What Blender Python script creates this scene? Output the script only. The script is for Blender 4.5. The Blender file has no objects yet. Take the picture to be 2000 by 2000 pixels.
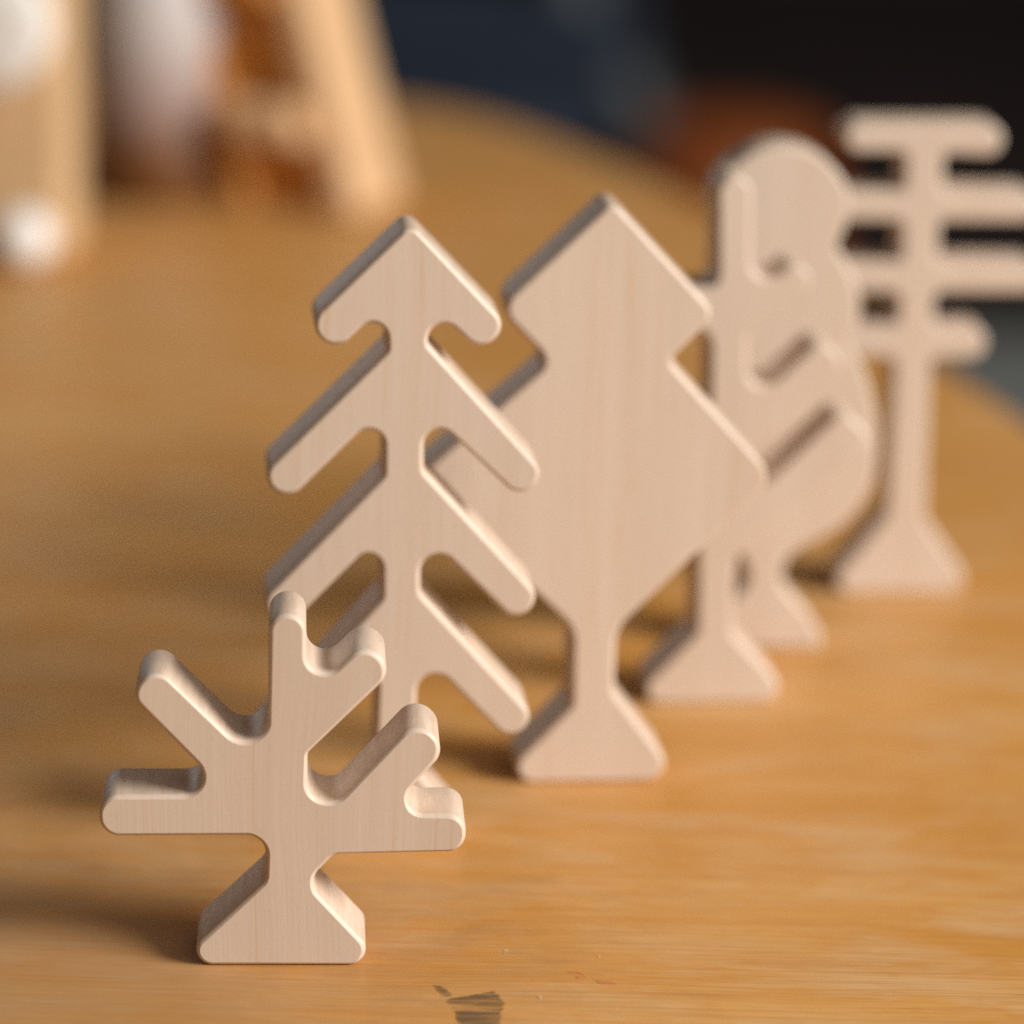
import bpy, bmesh, math, random
from mathutils import Vector, Matrix

random.seed(7)
scene = bpy.context.scene
col = scene.collection

# ------------------------------------------------------------------ camera
PITCH, ROLL, CAM_H = math.radians(15.8), math.radians(1.4), 0.335
fw = Vector((0, math.cos(PITCH), -math.sin(PITCH)))
up0 = Vector((0, math.sin(PITCH), math.cos(PITCH)))
r0 = Vector((1, 0, 0))
rt = r0 * math.cos(ROLL) + up0 * math.sin(ROLL)
up = up0 * math.cos(ROLL) - r0 * math.sin(ROLL)
cd = bpy.data.cameras.new("camera")
cam = bpy.data.objects.new("camera", cd)
col.objects.link(cam)
m = Matrix((rt, up, -fw)).transposed().to_4x4()
m.translation = (0, 0, CAM_H)
cam.matrix_world = m
cd.sensor_width = 36.0
cd.sensor_fit = 'HORIZONTAL'
cd.lens = 36.0 * 6729.0 / 2000.0
cd.clip_start, cd.clip_end = 0.02, 60
cd.dof.use_dof = True
cd.dof.focus_distance = 0.834
cd.dof.aperture_fstop = 4.7
scene.camera = cam

# ------------------------------------------------------------------ light
world = bpy.data.worlds.new("World")
scene.world = world
world.use_nodes = True
wb = world.node_tree.nodes["Background"]
wb.inputs[0].default_value = (1.0, 0.83, 0.66, 1)
wb.inputs[1].default_value = 0.115

def area(name, loc, target, sx, sy, power, color, shape='RECTANGLE'):
    d = bpy.data.lights.new(name, 'AREA')
    d.shape = shape
    d.size = sx
    if shape in ('RECTANGLE', 'ELLIPSE'):
        d.size_y = sy
    d.energy = power
    d.color = color
    o = bpy.data.objects.new(name, d)
    col.objects.link(o)
    o.location = loc
    o.rotation_euler = (Vector(target) - Vector(loc)).to_track_quat('-Z', 'Y').to_euler()
    return o

KEY_AZ, KEY_EL, KEY_D = math.radians(21), math.radians(28), 3.6
tgt = Vector((0.0, 0.95, 0.04))
kdir = Vector((math.cos(KEY_EL) * math.cos(KEY_AZ), -math.cos(KEY_EL) * math.sin(KEY_AZ), math.sin(KEY_EL)))
area("key_window_light", tgt + kdir * KEY_D, tgt, 1.9, 0.8, 232, (1.0, 0.95, 0.885), 'ELLIPSE')
area("room_fill_light", (1.55, -0.75, 1.15), (0, 0.95, 0.05), 1.7, 1.2, 15, (1.0, 0.95, 0.90))  # added soft fill for the front faces, no source in view
area("far_window_light", (-1.9, 4.8, 0.85), (-0.1, 1.2, 0), 1.5, 1.1, 13, (1.0, 0.95, 0.92))

scene.view_settings.view_transform = 'Standard'
scene.view_settings.look = 'None'
scene.view_settings.exposure = -0.22
scene.view_settings.gamma = 1.0
scene.cycles.max_bounces = 5
scene.cycles.use_adaptive_sampling = False
scene.cycles.use_denoising = False
scene.cycles.sample_clamp_indirect = 6

# ------------------------------------------------------------------ helpers
def tag(o, label=None, cat=None, group=None, kind=None):
    for k, v in (("label", label), ("category", cat), ("group", group), ("kind", kind)):
        if v:
            o[k] = v
    return o

def new_obj(name, bm, mat, parent=None, smooth=True):
    me = bpy.data.meshes.new(name)
    bm.normal_update()
    bm.to_mesh(me)
    bm.free()
    me.materials.append(mat)
    o = bpy.data.objects.new(name, me)
    col.objects.link(o)
    if parent is not None:
        o.parent = parent
    return o

def empty(name, loc, rz=0):
    o = bpy.data.objects.new(name, None)
    o.empty_display_size = 0.02
    col.objects.link(o)
    o.location = loc
    o.rotation_euler = (0, 0, rz)
    return o

class NT:
    """small node-tree writer"""
    def __init__(self, name):
        self.mat = bpy.data.materials.new(name)
        self.mat.use_nodes = True
        self.t = self.mat.node_tree
        self.b = self.t.nodes["Principled BSDF"]
    def n(self, typ, **kw):
        nd = self.t.nodes.new(typ)
        for k, v in kw.items():
            setattr(nd, k, v)
        return nd
    def l(self, a, b):
        self.t.links.new(a, b)
    def coord(self):
        return self.n('ShaderNodeTexCoord').outputs['Object']
    def mapped(self, src, scale, loc=(0, 0, 0), rot=(0, 0, 0)):
        mp = self.n('ShaderNodeMapping')
        mp.inputs['Scale'].default_value = scale
        mp.inputs['Location'].default_value = loc
        mp.inputs['Rotation'].default_value = rot
        self.l(src, mp.inputs['Vector'])
        return mp.outputs[0]
    def noise(self, vec, scale=1.0, detail=3.0, rough=0.55, dist=0.0):
        nd = self.n('ShaderNodeTexNoise')
        nd.inputs['Scale'].default_value = scale
        nd.inputs['Detail'].default_value = detail
        nd.inputs['Roughness'].default_value = rough
        nd.inputs['Distortion'].default_value = dist
        self.l(vec, nd.inputs['Vector'])
        return nd.outputs[0]
    def ramp(self, fac, stops):
        nd = self.n('ShaderNodeValToRGB')
        cr = nd.color_ramp
        while len(cr.elements) < len(stops):
            cr.elements.new(0.5)
        for e, (p, c) in zip(cr.elements, stops):
            e.position = p
            e.color = (c, c, c, 1) if isinstance(c, (int, float)) else (*c, 1)
        self.l(fac, nd.inputs[0])
        return nd.outputs[0]
    def mix(self, fac, a, b, mode='MIX'):
        nd = self.n('ShaderNodeMix', data_type='RGBA', blend_type=mode)
        for s, v in ((nd.inputs[0], fac), (nd.inputs[6], a), (nd.inputs[7], b)):
            if hasattr(v, 'is_linked'):
                self.l(v, s)
            elif isinstance(v, (int, float)):
                s.default_value = v
            else:
                s.default_value = (*v, 1)
        return nd.outputs[2]
    def math(self, op, a, b=0.0, clamp=False):
        nd = self.n('ShaderNodeMath', operation=op, use_clamp=clamp)
        for s, v in zip(nd.inputs, (a, b)):
            if hasattr(v, 'is_linked'):
                self.l(v, s)
            else:
                s.default_value = v
        return nd.outputs[0]
    def bump(self, h, dist, strength=1.0):
        nd = self.n('ShaderNodeBump')
        nd.inputs['Distance'].default_value = dist
        nd.inputs['Strength'].default_value = strength
        self.l(h, nd.inputs['Height'])
        self.l(nd.outputs[0], self.b.inputs['Normal'])
    def out(self, color=None, rough=0.5, spec=0.5):
        if color is not None:
            if hasattr(color, 'is_linked'):
                self.l(color, self.b.inputs['Base Color'])
            else:
                self.b.inputs['Base Color'].default_value = (*color, 1)
        if hasattr(rough, 'is_linked'):
            self.l(rough, self.b.inputs['Roughness'])
        else:
            self.b.inputs['Roughness'].default_value = rough
        self.b.inputs['Specular IOR Level'].default_value = spec
        return self.mat

# ------------------------------------------------------------------ materials
def maple(name, seed):
    t = NT(name)
    c0 = t.coord()
    # vertical grain, wandering a little as it climbs
    wv = t.n('ShaderNodeVectorMath', operation='MULTIPLY_ADD')
    t.l(t.noise(t.mapped(c0, (14, 14, 16), (seed, 3, seed)), 1, 1, .5), wv.inputs[0])
    wv.inputs[1].default_value = (0.007, 0.003, 0.0)
    t.l(c0, wv.inputs[2])
    c = wv.outputs[0]
    broad = t.noise(t.mapped(c, (95, 60, 5), (seed, 0, seed * .7)), 1, 2, .5, .3)
    fine = t.noise(t.mapped(c, (900, 700, 26), (seed * 3, 0, 1)), 1, 2, .6)
    lines = t.noise(t.mapped(c, (310, 40, 4.0), (seed * 5.1, 2, 0)), 1, 1.5, .5)
    fleck = t.noise(t.mapped(c, (1500, 1500, 500), (seed, 1, 2)), 1, 2, .6)
    colr = t.mix(t.ramp(broad, [(.32, 0), (.68, 1)]), (0.635, 0.512, 0.412), (0.675, 0.557, 0.460))
    colr = t.mix(t.ramp(fine, [(.30, .07), (.62, 0)]), colr, (0.56, 0.40, 0.28))
    colr = t.mix(t.ramp(lines, [(.605, 0), (.622, .50), (.64, 0)]), colr, (0.62, 0.40, 0.24))
    colr = t.mix(t.ramp(fleck, [(.60, 0), (.78, .30)]), colr, (0.52, 0.34, 0.22))
    # routed side walls: shade painted in as browner tint, chatter marks across the thickness
    nrm = t.n('ShaderNodeSeparateXYZ')
    t.l(t.n('ShaderNodeTexCoord').outputs['Normal'], nrm.inputs[0])
    wall = t.ramp(t.math('ABSOLUTE', nrm.outputs[1]), [(.10, 1), (.45, 0)])
    chat = t.noise(t.mapped(c0, (420, 45, 420), (seed, seed, 0)), 1, 3, .65)
    colr = t.mix(t.math('MULTIPLY', wall, t.ramp(chat, [(.30, .62), (.66, .04)])), colr, (0.47, 0.315, 0.215))
    t.bump(t.noise(t.mapped(c, (900, 700, 26), (seed * 3, 0, 1)), 1, 1, .6), 0.00012, .22)
    return t.out(colr, t.ramp(fine, [(.2, .42), (.8, .56)]), 0.5)

def table_wood():
    t = NT("honey_varnished_wood")
    c = t.coord()
    rot = (0, 0, math.radians(-5))
    warp = t.noise(t.mapped(c, (5, 9, 1)), 1, 2, .5)
    cw = t.n('ShaderNodeVectorMath', operation='MULTIPLY_ADD')
    t.l(warp, cw.inputs[0]); cw.inputs[1].default_value = (0.0, 0.008, 0.0); t.l(c, cw.inputs[2])
    cv = cw.outputs[0]
    fine = t.noise(t.mapped(cv, (14, 760, 1), (0, 0, 0), rot), 1, 3, .65)
    mid = t.noise(t.mapped(cv, (4.0, 120, 1), (3, 1, 0), rot), 1, 2, .6, .4)
    broad = t.noise(t.mapped(cv, (3.0, 16, 1), (1, 5, 0), rot), 1, 2, .55, .6)
    worn = t.noise(t.mapped(cv, (15, 40, 1), (7, 2, 0), rot), 1, 4, .66, .5)
    blot = t.noise(t.mapped(cv, (48, 80, 1), (2, 9, 0), rot), 1, 4, .65, .3)
    pore = t.noise(t.mapped(cv, (55, 1900, 1), (4, 4, 0), rot), 1, 2, .6)
    base = t.mix(t.ramp(broad, [(.34, 0), (.66, 1)]), (0.61, 0.290, 0.062), (0.68, 0.365, 0.112))
    base = t.mix(t.ramp(mid, [(.34, .26), (.56, 0)]), base, (0.54, 0.215, 0.033))
    base = t.mix(t.ramp(worn, [(.43, 0), (.66, .55)]), base, (0.66, 0.455, 0.260))
    base = t.mix(t.ramp(blot, [(.54, 0), (.70, .45)]), base, (0.57, 0.235, 0.035))
    # dark patch near the left front: worn varnish plus painted light falloff
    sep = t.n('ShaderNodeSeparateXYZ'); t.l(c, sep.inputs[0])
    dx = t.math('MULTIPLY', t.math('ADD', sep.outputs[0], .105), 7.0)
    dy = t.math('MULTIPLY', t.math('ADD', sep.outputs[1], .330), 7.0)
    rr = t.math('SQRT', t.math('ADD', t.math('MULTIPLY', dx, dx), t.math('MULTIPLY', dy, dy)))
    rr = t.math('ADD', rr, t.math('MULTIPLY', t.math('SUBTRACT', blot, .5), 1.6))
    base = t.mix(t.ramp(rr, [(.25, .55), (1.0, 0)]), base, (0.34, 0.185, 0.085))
    base = t.mix(t.ramp(fine, [(.34, .55), (.56, 0)]), base, (0.47, 0.200, 0.042))
    base = t.mix(t.ramp(pore, [(.30, .50), (.46, 0)]), base, (0.40, 0.170, 0.040))
    t.bump(t.noise(t.mapped(c, (14, 760, 1), (0, 0, 0), rot), 1, 1, .6), 0.00010, .5)
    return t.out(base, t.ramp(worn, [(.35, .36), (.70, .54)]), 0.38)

def plain(name, color, rough=.5, spec=.4, var=.15, scale=40):
    t = NT(name)
    n = t.noise(t.mapped(t.coord(), (scale,) * 3), 1, 4, .6)
    lo = tuple(v * (1 - var) for v in color)
    hi = tuple(min(1, v * (1 + var)) for v in color)
    return t.out(t.mix(t.ramp(n, [(.3, 0), (.7, 1)]), lo, hi), rough, spec)

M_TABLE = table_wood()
M_SCUFF = None

# ------------------------------------------------------------------ table
def spline_closed(pts, n=10):
    out = []
    k = len(pts)
    for i in range(k):
        p0, p1, p2, p3 = (Vector(pts[(i + j - 1) % k]) for j in range(4))
        for s in range(n):
            t = s / n
            out.append(0.5 * ((2 * p1) + (p2 - p0) * t + (2 * p0 - 5 * p1 + 4 * p2 - p3) * t * t + (3 * p1 - p0 - 3 * p2 + p3) * t ** 3))
    return out

def inset(pts, d, wob=0.0):
    """offset a closed counter-clockwise outline inwards by d"""
    out = []
    k = len(pts)
    for i in range(k):
        a, b, c = pts[i - 1], pts[i], pts[(i + 1) % k]
        e1 = (b - a).normalized()
        e2 = (c - b).normalized()
        n1 = Vector((-e1.y, e1.x))
        n2 = Vector((-e2.y, e2.x))
        nn = (n1 + n2)
        nn = nn / max(0.35, nn.length_squared) * 2 if nn.length > 1e-6 else n1
        w = 1.0 if not wob else 1.0 + wob * (math.sin(b.x * .31 + b.y * .17) + math.sin(b.x * .11 - b.y * .43 + 1.7) + .6 * math.sin(b.x * .9 + b.y * .8))
        out.append(b + nn * d * w)
    return out

def slab(bm, outline, rad, thick, to3d, steps=5, crease=0.0):
    """outline: CCW 2-D points; rounded-edge slab, to3d(p, depth) with depth 0 = face"""
    prof = []
    a0, a1 = math.radians(crease), math.radians(90 - crease * .5)
    x0, y0 = 1 - math.sin(a0), 1 - math.cos(a0)
    x1, y1 = 1 - math.sin(a1), 1 - math.cos(a1)
    for s in range(steps + 1):
        a = a0 + (a1 - a0) * s / steps
        prof.append((rad * (1 - math.sin(a) - x1), rad * (1 - math.cos(a) - y0)))
    back = [(i, thick - d) for i, d in reversed(prof)]
    rings = []
    for ins, dep in prof + back:
        pts = inset(outline, ins, .09 if crease > 0 else 0.0)
        rings.append([bm.verts.new(to3d(p, dep)) for p in pts])
    for r1, r2 in zip(rings, rings[1:]):
        k = len(r1)
        for i in range(k):
            f = bm.faces.new((r1[i], r2[i], r2[(i + 1) % k], r1[(i + 1) % k]))
            f.smooth = True
    if crease > 0:
        for rg in (rings[0], rings[-1]):
            k = len(rg)
            for i in range(k):
                e = bm.edges.get((rg[i], rg[(i + 1) % k]))
                if e:
                    e.smooth = False
    f1 = bm.faces.new(rings[0])
    f2 = bm.faces.new(list(reversed(rings[-1])))
    f1.smooth = f2.smooth = False
    bmesh.ops.recalc_face_normals(bm, faces=bm.faces)
    bmesh.ops.triangulate(bm, faces=[f1, f2], ngon_method='EAR_CLIP')

table = empty("wooden_table", (0, 1.1, -0.03))
tag(table, "honey coloured varnished wooden table with a curved far edge under the toy trees", "table")
edge = [(-0.093, 2.113), (-0.027, 2.063), (0.021, 1.980), (0.064, 1.882), (0.100, 1.78), (0.142, 1.62), (0.180, 1.445), (0.206, 1.335),
        (0.232, 1.15), (0.248, 0.92), (0.255, 0.65), (0.245, 0.40), (0.16, 0.20), (-0.10, 0.12), (-0.55, 0.12), (-0.90, 0.25), (-1.05, 0.60),
        (-1.08, 1.10), (-1.05, 1.60), (-0.90, 1.98), (-0.60, 2.14), (-0.32, 2.17), (-0.18, 2.15)]
ol = spline_closed([(x, y) for x, y in reversed(edge)], 8)
bm = bmesh.new()
def area2(p): return sum(p[i - 1].x * p[i].y - p[i].x * p[i - 1].y for i in range(len(p)))
if area2(ol) < 0:
    ol.reverse()
slab(bm, ol, 0.006, 0.03, lambda p, d: (p.x, p.y - 1.1, 0.03 - d))
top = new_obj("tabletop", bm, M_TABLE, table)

# ------------------------------------------------------------------ toy trees
# control points of each cut-out: (across mm, height mm, corner radius mm), from its front foot
T1 = ((-0.0535, 0.7742, 0.0), 3.5, [
    (-26.1, 0, 4), (-3.7, 22.1, 4.1), (-3.6, 33.7, 4.9), (-43.4, 33.3, 4.7), (-43.3, 43.9, 4.7), (-12.7, 44, 4.7),
    (-36.4, 69.3, 4.7), (-29.8, 76.5, 4.7), (-3.3, 49.8, 5.6), (-3.3, 89.4, 4.4), (5.5, 89.5, 4.4), (5.8, 68.5, 4.5),
    (19.7, 82.9, 4.9), (26.5, 75.4, 4.9), (6.1, 54.5, 2.1), (6.2, 33.9, 5.1), (32.2, 63.4, 5.1), (39.7, 55.7, 5.1),
    (25, 39.2, 4.1), (44.3, 39.3, 4.4), (44.4, 29.6, 4.4), (12.8, 28.7, 3.6), (6.2, 21.6, 4.6), (25.8, 0, 4.1),
])
T2 = ((-0.0308, 0.8545, 0.0), 6, [
    (-24, 0, 4.6), (-3.7, 22.4, 3.8), (-3.3, 42.4, 0.8), (-3.2, 54, 4), (-31.3, 25.5, 4.2), (-35.9, 30.4, 4.2),
    (-2.3, 69, 2.5), (-2.6, 86.5, 3.8), (-27.8, 60.2, 4.7), (-34.2, 68.1, 4.7), (-2.3, 102.1, 2.5), (-2.1, 120.3, 4.2),
    (-27.4, 94.7, 4.8), (-34.1, 102.1, 4.8), (-1.8, 135, 2.5), (-2, 147.4, 3.9), (-15.2, 134.4, 5), (-22.4, 141.9, 5),
    (3.6, 167.9, 3.4), (29.1, 141.4, 4.8), (21.9, 134.5, 4.8), (8.2, 147.8, 4.2), (8.4, 136.8, 2.5), (39.5, 102.3, 4.7),
    (33.1, 95.4, 4.7), (7.6, 120.2, 4.2), (7.9, 103.5, 3), (39.3, 68.8, 4.7), (32.8, 61.9, 4.7), (7.2, 87.5, 4.6),
    (7.6, 70.3, 3), (38.6, 36, 4.8), (31.9, 28.9, 4.8), (7.1, 55, 4.7), (7, 37, 2.5), (6.6, 22.3, 3.8),
    (25.2, 0, 4.6),
])
T3 = ((0.0229, 0.9074, 0.0), 6.5, [
    (-26.4, 0, 4.9), (-5, 22.6, 3.6), (-5.2, 45.6, 10), (-50.4, 88.1, 6.4), (-13.3, 120.9, 4.2), (-28.1, 135.7, 5.6),
    (2.2, 165, 3.2), (31.4, 134.2, 4.2), (19, 121.1, 2.2), (49.5, 88, 6.4), (6.8, 44.8, 10), (6.7, 26.7, 3.6),
    (27.1, 0, 5.2),
])
T4 = ((0.0612, 0.9785, 0.0), 6, [
    (-26, 0, 4.6), (-5.3, 22, 3.4), (-6.5, 72.2, 6.1), (-29.4, 69.9, 6.9), (-29.9, 85.5, 6.9), (-4, 86.2, 5.5),
    (-4.6, 114.6, 4.9), (-23.8, 114.6, 5.5), (-24.2, 126.7, 5.5), (-3.2, 127.1, 3.4), (-4.3, 159.7, 4.9), (5.5, 159.8, 4.9),
    (6.8, 123.3, 5.2), (19.5, 135.4, 4.6), (26.4, 128.8, 4.6), (6.4, 113.1, 3.1), (6.9, 90.8, 5.2), (28.2, 112, 5.2),
    (36.4, 104.4, 5.2), (6.4, 76.1, 3.1), (6.7, 61.2, 4.6), (35.9, 90.8, 5.5), (45.9, 81.1, 5.5), (5.6, 45.5, 4.6),
    (5.3, 21.9, 3.4), (26.8, 0, 4.9),
])
T5 = ((0.0796, 1.0328, 0.0), 5, [
    (-15.9, 0, 0), (-18.3, 1.6, 0), (-18.5, 4.6, 0), (-16, 8.7, 0), (-11.2, 14.7, 0), (-5.7, 21.4, 0),
    (-6.1, 26.8, 0), (-8.5, 31.1, 0), (-15.1, 34.8, 0), (-24.2, 40.6, 0), (-30.7, 49.7, 0), (-33.2, 58.7, 0),
    (-33.2, 71, 0), (-17.8, 82.4, 0), (-18.1, 91.8, 0), (-18.4, 98.3, 0), (-18.6, 103.4, 0), (-18.9, 110.2, 0),
    (-19.1, 116.9, 0), (-19.4, 123.9, 0), (-17.9, 128.3, 0), (-19.6, 133.4, 0), (-21, 140, 0), (-19.5, 147.6, 0),
    (-14.8, 153.9, 0), (-7.7, 158.2, 0), (0.1, 159.6, 0), (7.6, 158.3, 0), (14.7, 154.2, 0), (19.5, 147.9, 0),
    (20.9, 140.3, 0), (19.5, 133.7, 0), (17.9, 128.6, 0), (20.7, 124.2, 0), (24.2, 117.2, 0), (25.8, 110.4, 0),
    (25.2, 103.7, 0), (23.2, 98.5, 0), (27.1, 92, 0), (30.8, 82.6, 0), (33.3, 71.2, 0), (33.3, 58.9, 0),
    (30.9, 49.8, 0), (24.2, 40.6, 0), (15.1, 34.8, 0), (8.5, 31.1, 0), (6.1, 26.8, 0), (5.7, 21.4, 0),
    (11.2, 14.7, 0), (16.1, 8.6, 0), (18.5, 4.5, 0), (18.4, 1.5, 0), (16, 0, 0),
])
T6 = ((0.1295, 1.0954, 0.0), 4, [
    (-26.6, 0, 5.1), (-6.1, 26.9, 5.1), (-6.1, 80.3, 2), (-23.3, 80.5, 5.3), (-23.8, 91.1, 5.3), (-5.8, 91.6, 2),
    (-5.9, 102, 2), (-38.2, 101.8, 5.1), (-38.7, 111.8, 5.1), (-5.5, 112.3, 2), (-5.9, 125.7, 2), (-35.7, 125.6, 5.1),
    (-36.1, 135.1, 5.1), (-5.6, 135.6, 2), (-5.9, 148.1, 2), (-25.5, 148, 4.8), (-25.9, 157.2, 4.8), (24.7, 157.4, 5.3),
    (25.3, 147.1, 5.3), (6, 147.9, 2), (6.4, 135.7, 2), (37.8, 135.8, 5.1), (38.1, 125.9, 5.1), (6, 125.9, 2),
    (6.2, 112.6, 2), (40.3, 112.4, 5.1), (40.6, 102.6, 5.1), (5.8, 102.3, 2), (5.9, 91.4, 2), (23.5, 90.8, 5.1),
    (23.8, 80.2, 5.1), (5.7, 80.4, 2), (7, 25.9, 5.1), (26, 0, 5.1),
])


def fillet(ctrl, seg_len=0.55):
    P = [Vector((x, z)) for x, z, r in ctrl]
    out = []
    k = len(P)
    for i in range(k):
        a, b, c = P[i - 1], P[i], P[(i + 1) % k]
        r = ctrl[i][2]
        u, v = (a - b), (c - b)
        lu, lv = u.length, v.length
        u.normalize(); v.normalize()
        cosw = max(-1, min(1, u.dot(v)))
        th = math.acos(cosw)
        if r < .05 or th > math.pi - .02:
            out.append(b); continue
        tl = r / math.tan(th / 2)
        lim = 0.495 * min(lu, lv) if False else min(lu, lv) * .5
        # neighbours may need unequal shares: allow up to 0.62 of the edge when the next corner is tight
        def need(j):
            aa, bb, cc = P[j - 1], P[j % k], P[(j + 1) % k]
            w = math.acos(max(-1, min(1, (aa - bb).normalized().dot((cc - bb).normalized()))))
            return ctrl[j % k][2] / max(1e-3, math.tan(w / 2))
        for L, j in ((lu, i - 1), (lv, (i + 1) % k)):
            nb = need(j)
            if tl + nb > L * .999:
                sc = L * .999 / (tl + nb)
                r = min(r, ctrl[i][2] * sc)
        tl = r / math.tan(th / 2)
        p1, p2 = b + u * tl, b + v * tl
        bis = (u + v).normalized()
        cen = b + bis * (r / math.sin(th / 2))
        a1 = math.atan2(p1.y - cen.y, p1.x - cen.x)
        a2 = math.atan2(p2.y - cen.y, p2.x - cen.x)
        da = (a2 - a1 + math.pi) % (2 * math.pi) - math.pi
        n = max(3, int(abs(da) * r / seg_len), int(abs(da) / math.radians(9)))
        for s in range(n + 1):
            an = a1 + da * s / n
            out.append(cen + Vector((math.cos(an), math.sin(an))) * r)
    res = []
    for p in out:
        if not res or (p - res[-1]).length > .10:
            res.append(p)
    if (res[0] - res[-1]).length < .10:
        res.pop()
    return res

def catmull_open_bottom(ctrl, n=6):
    pts = [(x, z) for x, z, r in ctrl]
    return spline_closed(pts, n)

def toy(name, data, label, mat, smooth=False, thick=20.0, rad=1.7):
    loc, yaw, ctrl = data
    if smooth:
        ol = catmull_open_bottom(ctrl)
        ol = [Vector((p.x, max(0.0, p.y))) for p in ol]
        res = []
        for p in ol:
            if not res or (p - res[-1]).length > .05:
                res.append(p)
        ol = res
    else:
        ol = fillet(ctrl)
    if area2(ol) < 0:
        ol.reverse()
    bm = bmesh.new()
    S = 0.001
    slab(bm, ol, rad, thick, lambda p, d: (p.x * S, d * S, p.y * S), 6, 24.0)
    o = new_obj(name, bm, mat)
    o.location = loc
    o.rotation_euler = (0, 0, math.radians(yaw))
    return tag(o, label, "toy tree", "pale wooden toy trees standing in a row")

toy("bare_branch_toy_tree", T1, "small bare branched wooden toy tree, the nearest and shortest of the row", maple("maple_a", 1.3))
toy("pine_toy_tree", T2, "wooden toy pine with slanted drooping arms and an arrow shaped top, second in the row", maple("maple_b", 4.1))
toy("diamond_crown_toy_tree", T3, "wooden toy tree with two solid stacked diamonds as its crown, third in the row", maple("maple_c", 8.6))
toy("slotted_toy_tree", T4, "tall wooden toy tree with upright finger and slanted arms, just behind the diamond tree", maple("maple_d", 12.2))
toy("lobed_crown_toy_tree", T5, "wooden toy tree with a solid round lobed crown, second from the back", maple("maple_e", 17.9), smooth=True)
toy("flat_bar_toy_tree", T6, "wooden toy tree with flat horizontal bars for branches, rearmost of the row", maple("maple_f", 23.4))

# ------------------------------------------------------------------ marks worn into the table top
def mark_material(name, color, lo, hi, sx, sy, top):
    t = NT(name)
    n = t.noise(t.mapped(t.coord(), (sx, sy, 1)), 1, 3, .6)
    t.l(t.ramp(n, [(lo, 0), (hi, top)]), t.b.inputs['Alpha'])
    return t.out(color, .55, .3)

def flat_mark(name, pts, mat, lift=0.00025, jag=0.0):
    bm = bmesh.new()
    P = [Vector(p) for p in pts]
    if area2(P) < 0:
        P.reverse()
    Q = []
    for i, p in enumerate(P):
        q = P[(i + 1) % len(P)]
        for s in range(6):
            r = p.lerp(q, s / 6)
            Q.append(r + Vector((random.uniform(-jag, jag), random.uniform(-jag, jag) * .6)))
    f = bm.faces.new([bm.verts.new((p.x, p.y - 1.1, 0.03 + lift)) for p in Q])
    bmesh.ops.triangulate(bm, faces=[f])
    return new_obj(name, bm, mat, table)

M_INK = mark_material("dark_ink_residue", (0.110, 0.085, 0.052), .33, .66, 60, 620, .72)
M_RED = mark_material("red_pencil", (0.74, 0.20, 0.09), .35, .75, 160, 500, .5)
M_WHITE = mark_material("white_paint_fleck", (0.70, 0.62, 0.52), .3, .7, 600, 900, .6)
flat_mark("ink_scuff", [(-0.01628, 0.76495), (-0.01403, 0.76399), (-0.01172, 0.7603), (-0.01146, 0.75868), (-0.01299, 0.75805), (-0.01486, 0.76174)], M_INK, jag=.0003)["label"] = "thin dark streak rubbed into the table"
flat_mark("ink_scuff", [(-0.0126, 0.75645), (-0.00902, 0.75828), (-0.00507, 0.76015), (-0.00132, 0.76201), (0.00005, 0.75829), (0.00117, 0.75565),
                        (0.00078, 0.75028), (0.0005, 0.74289), (0.0007, 0.73565), (-0.00682, 0.73521), (-0.00869, 0.74235), (-0.01059, 0.74961)], M_INK, jag=.0005)["label"] = "dark grey scuffed patch on the table"
for p in ([(0.01620, 0.77535), (0.01958, 0.77507), (0.0212, 0.77189), (0.01879, 0.77069)],
          [(0.02262, 0.77082), (0.02624, 0.77023), (0.0284, 0.76807), (0.02455, 0.7666)],
          [(0.04667, 0.77287), (0.04871, 0.77333), (0.04865, 0.77187)]):
    flat_mark("red_mark", p, M_RED, jag=.0002)
for cx, cy, r in ((0.00114, 0.78598, .0008), (0.00955, 0.75885, .0006), (0.02416, 0.78429, .0004)):
    flat_mark("paint_fleck", [(cx + r * math.cos(a) * random.uniform(.6, 1.2), cy + 2 * r * math.sin(a) * random.uniform(.6, 1.2)) for a in [k * math.pi / 3.5 for k in range(7)]], M_WHITE)

# ------------------------------------------------------------------ blurred things at the far end of the table
def rbox(bm, c, s, r=.004, rot=None, shear=0.0, seg=3):
    """rounded box centred at c with size s; shear moves x with -z"""
    ret = bmesh.ops.create_cube(bm, size=1.0)
    vs = ret['verts']
    for v in vs:
        v.co = Vector((v.co.x * s[0], v.co.y * s[1], v.co.z * s[2]))
    es = list({e for v in vs for e in v.link_edges})
    res = bmesh.ops.bevel(bm, geom=es, offset=r, segments=seg, affect='EDGES', profile=.5)
    allv = {v for f in res['faces'] for v in f.verts} | {v for v in vs if v.is_valid}
    mt = rot if rot is not None else Matrix.Identity(3)
    for v in allv:
        p = mt @ v.co + Vector(c)
        p.x += -shear * p.z
        v.co = p
    for f in bm.faces:
        f.smooth = False
    return bm

def lathe(bm, prof, n=40):
    rings = []
    for r, z in prof:
        rings.append([bm.verts.new((r * math.cos(2 * math.pi * k / n), r * math.sin(2 * math.pi * k / n), z)) for k in range(n)])
    for a, b in zip(rings, rings[1:]):
        for k in range(n):
            f = bm.faces.new((a[k], a[(k + 1) % n], b[(k + 1) % n], b[k]))
            f.smooth = True
    bm.faces.new(list(reversed(rings[0])))
    bm.faces.new(rings[-1])

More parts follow.
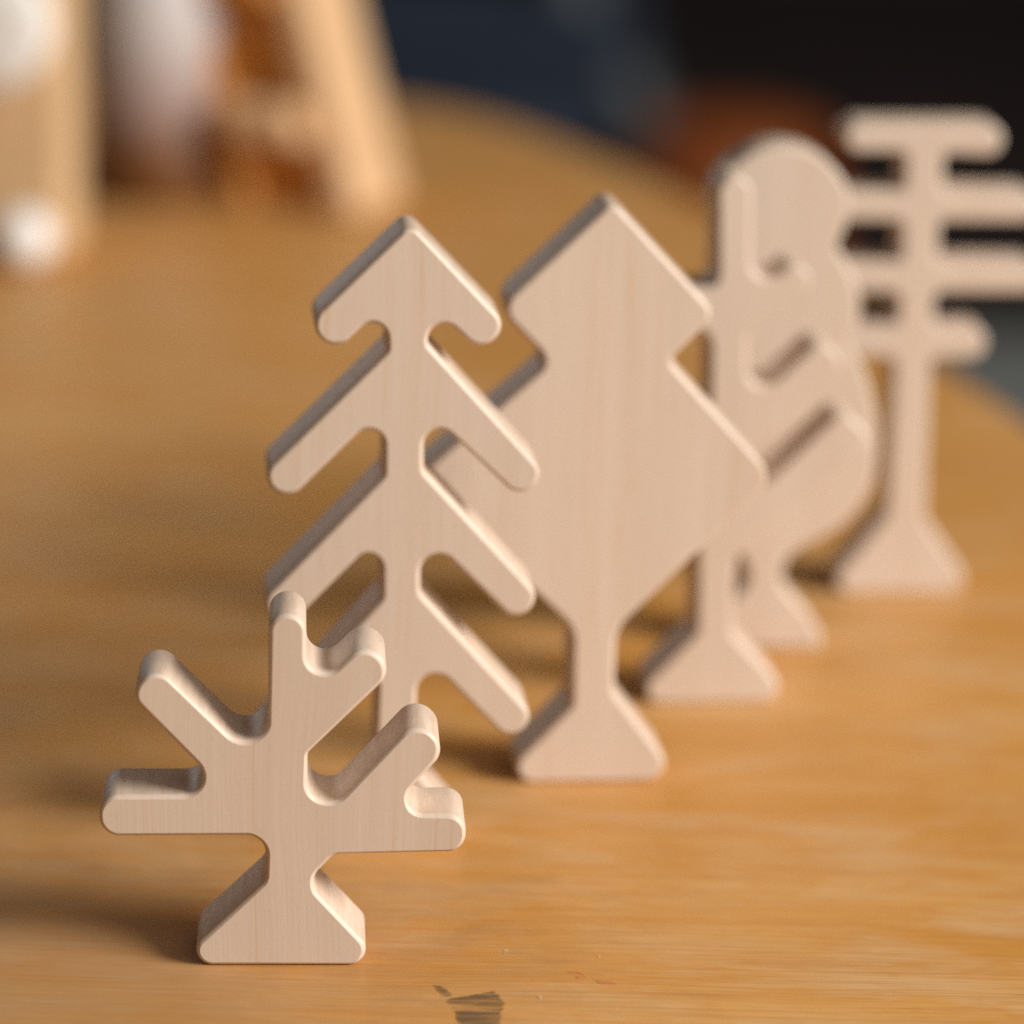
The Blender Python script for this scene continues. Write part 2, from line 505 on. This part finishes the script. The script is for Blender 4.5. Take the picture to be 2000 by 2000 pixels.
M_TAN = plain("tan_block_wood", (0.66, 0.45, 0.25), .5, .4, .08, 50)
M_WOOD_SHADE = plain("shaded_orange_wood", (0.58, 0.25, 0.05), .45, .4, .2, 60)  # ladder wood with its shaded tone put into the colour
M_WOOD_LIT = plain("lit_ladder_wood", (0.66, 0.43, 0.24), .55, .3, .12, 60)  # lit copy of the ladder wood, side light painted into the colour

# leaning wooden frame: two rails, a back panel and rungs
fr = empty("leaning_ladder", (-0.124, 1.775, 0), math.radians(-20))
tag(fr, "leaning orange wooden toy ladder with a right rail painted pale as lit, blurred behind the toy pine", "toy ladder")
SH = 0.28
def part(name, mat, c, s, r=.004, shear=SH):
    bm = bmesh.new()
    rbox(bm, c, s, r, None, shear)
    return new_obj(name, bm, mat, fr)
part("rail", M_WOOD_LIT, (0.048, 0.0, 0.085), (0.018, 0.064, 0.17))
part("rail", M_WOOD_SHADE, (-0.010, 0.0, 0.085), (0.014, 0.062, 0.17))
part("back_panel", M_WOOD_SHADE, (0.0190, -0.012, 0.085), (0.0430, 0.012, 0.168), .002)
part("rung", M_WOOD_LIT, (0.0190, -0.030, 0.046), (0.0430, 0.036, 0.020), .004)
part("rung", M_WOOD_SHADE, (0.0190, -0.026, 0.115), (0.0430, 0.026, 0.014), .004)

# two-tone jar; its dark foot also paints in the contact shadow
def jar_mat():
    t = NT("jar_glaze_foot_shade")
    sep = t.n('ShaderNodeSeparateXYZ')
    c = t.coord()
    t.l(c, sep.inputs[0])
    wob = t.math('MULTIPLY', t.noise(t.mapped(c, (40, 40, 40)), 1, 2), .012)
    z = t.math('ADD', sep.outputs[2], wob)
    return t.out(t.ramp(z, [(.030, (0.16, 0.065, 0.02)), (.062, (0.36, 0.27, 0.25)), (.105, (0.58, 0.55, 0.55))]), .35, .5)
bm = bmesh.new()
lathe(bm, [(.031, 0), (.034, .002), (.0355, .012), (.036, .05), (.0355, .10), (.034, .128), (.030, .140), (.028, .142), (.027, .141), (.026, .134)])
jar = new_obj("ceramic_jar", bm, jar_mat())
jar.location = (-0.190, 1.775, 0)
tag(jar, "blurred jar, grey above and dark brown below, left of the wooden toy ladder", "jar")

# tan block with a white disc, at the left edge
blk = empty("wooden_block", (-0.247, 1.625, 0), math.radians(-4))
tag(blk, "blurred tan wooden block with a large white disc at the left edge", "wooden block")
bm = bmesh.new()
rbox(bm, (0, 0, .085), (.070, .045, .17), .005)
new_obj("body", bm, M_TAN, blk)
bm = bmesh.new()
lathe(bm, [(.0275, 0), (.0305, .001), (.032, .004), (.032, .008), (.029, .011), (.014, .012)], 40)
dsc = new_obj("white_disc", bm, plain("white_paint", (0.82, 0.82, 0.80), .4, .5, .02), blk)
dsc.rotation_euler = (math.radians(90), 0, 0)
dsc.location = (-0.001, -.0226, .112)

bm = bmesh.new()
bmesh.ops.create_uvsphere(bm, u_segments=32, v_segments=20, radius=.0145)
for f in bm.faces:
    f.smooth = True
bead = new_obj("white_bead", bm, plain("white_glazed_bead", (0.86, 0.85, 0.83), .25, .5, .02))
bead.location = (-0.2315, 1.582, .0145)
tag(bead, "round white bead on the table in front of the tan wooden block", "bead")

# ------------------------------------------------------------------ the dim room beyond the table
M_FLOOR = plain("dark_floor", (0.050, 0.040, 0.042), .7, .25, .3, 3)
bm = bmesh.new()
bmesh.ops.create_grid(bm, x_segments=2, y_segments=2, size=1)
for v in bm.verts:
    v.co = Vector((v.co.x * 7, v.co.y * 6 + 4, -0.75))
tag(new_obj("floor", bm, M_FLOOR), kind="structure")
bm = bmesh.new()
rbox(bm, (0, 9.3, 1.25), (14, .1, 4.0), .01)
tag(new_obj("back_wall", bm, plain("dark_wall", (0.090, 0.072, 0.076), .8, .2, .2, 2)), kind="structure")

M_NAVY = plain("navy_upholstery", (0.022, 0.036, 0.066), .75, .4, .25, 30)
M_STEEL = plain("grey_painted_metal", (0.11, 0.13, 0.15), .5, .5, .1, 30)
ch = empty("lounge_chair", (0.02, 4.85, -0.75))
tag(ch, "dark navy lounge chair with a grey slanted side panel beyond the table edge", "chair")
def cpart(name, mat, c, s, r=.02, rot=None):
    bm = bmesh.new()
    rbox(bm, c, s, r, rot, 0, 4)
    o = new_obj(name, bm, mat, ch)
    for p in o.data.polygons:
        p.use_smooth = True
    return o
cpart("seat", M_NAVY, (-.16, .20, .42), (.62, .60, .10), .045)
cpart("backrest", M_NAVY, (-.16, .56, .74), (.62, .12, .60), .05, Matrix.Rotation(math.radians(-12), 3, 'X'))
cpart("apron", M_NAVY, (-.16, -.06, .27), (.54, .05, .20), .02)
for sx, ang in ((.135, -27), (-.50, 27)):
    cpart("side_panel", M_STEEL, (sx, .20, .33), (.055, .56, .70), .025, Matrix.Rotation(math.radians(ang), 3, 'Y'))

pf = empty("leather_pouffe", (0.285, 4.5, -0.75))
tag(pf, "rust brown leather pouffe on the dark floor behind the lobed toy tree", "pouffe")
M_RUST = plain("rust_leather", (0.32, 0.075, 0.010), .5, .4, .25, 12)
bm = bmesh.new()
lathe(bm, [(.10, 0), (.12, .02), (.130, .10), (.132, .20), (.128, .30), (.112, .345), (.09, .358), (.04, .362)], 48)
new_obj("cushion", bm, M_RUST, pf)
bm = bmesh.new()
lathe(bm, [(.119, .326), (.126, .333), (.121, .342), (.111, .347)], 48)
new_obj("piping", bm, M_RUST, pf)

bm = bmesh.new()
rbox(bm, (1.15, 4.1, -0.742), (1.35, 1.35, .012), .004)
rug = new_obj("floor_rug", bm, plain("grey_teal_wool", (0.30, 0.33, 0.33), .95, .1, .25, 25))
tag(rug, "grey teal rug on the dark floor beyond the right table edge", "rug")
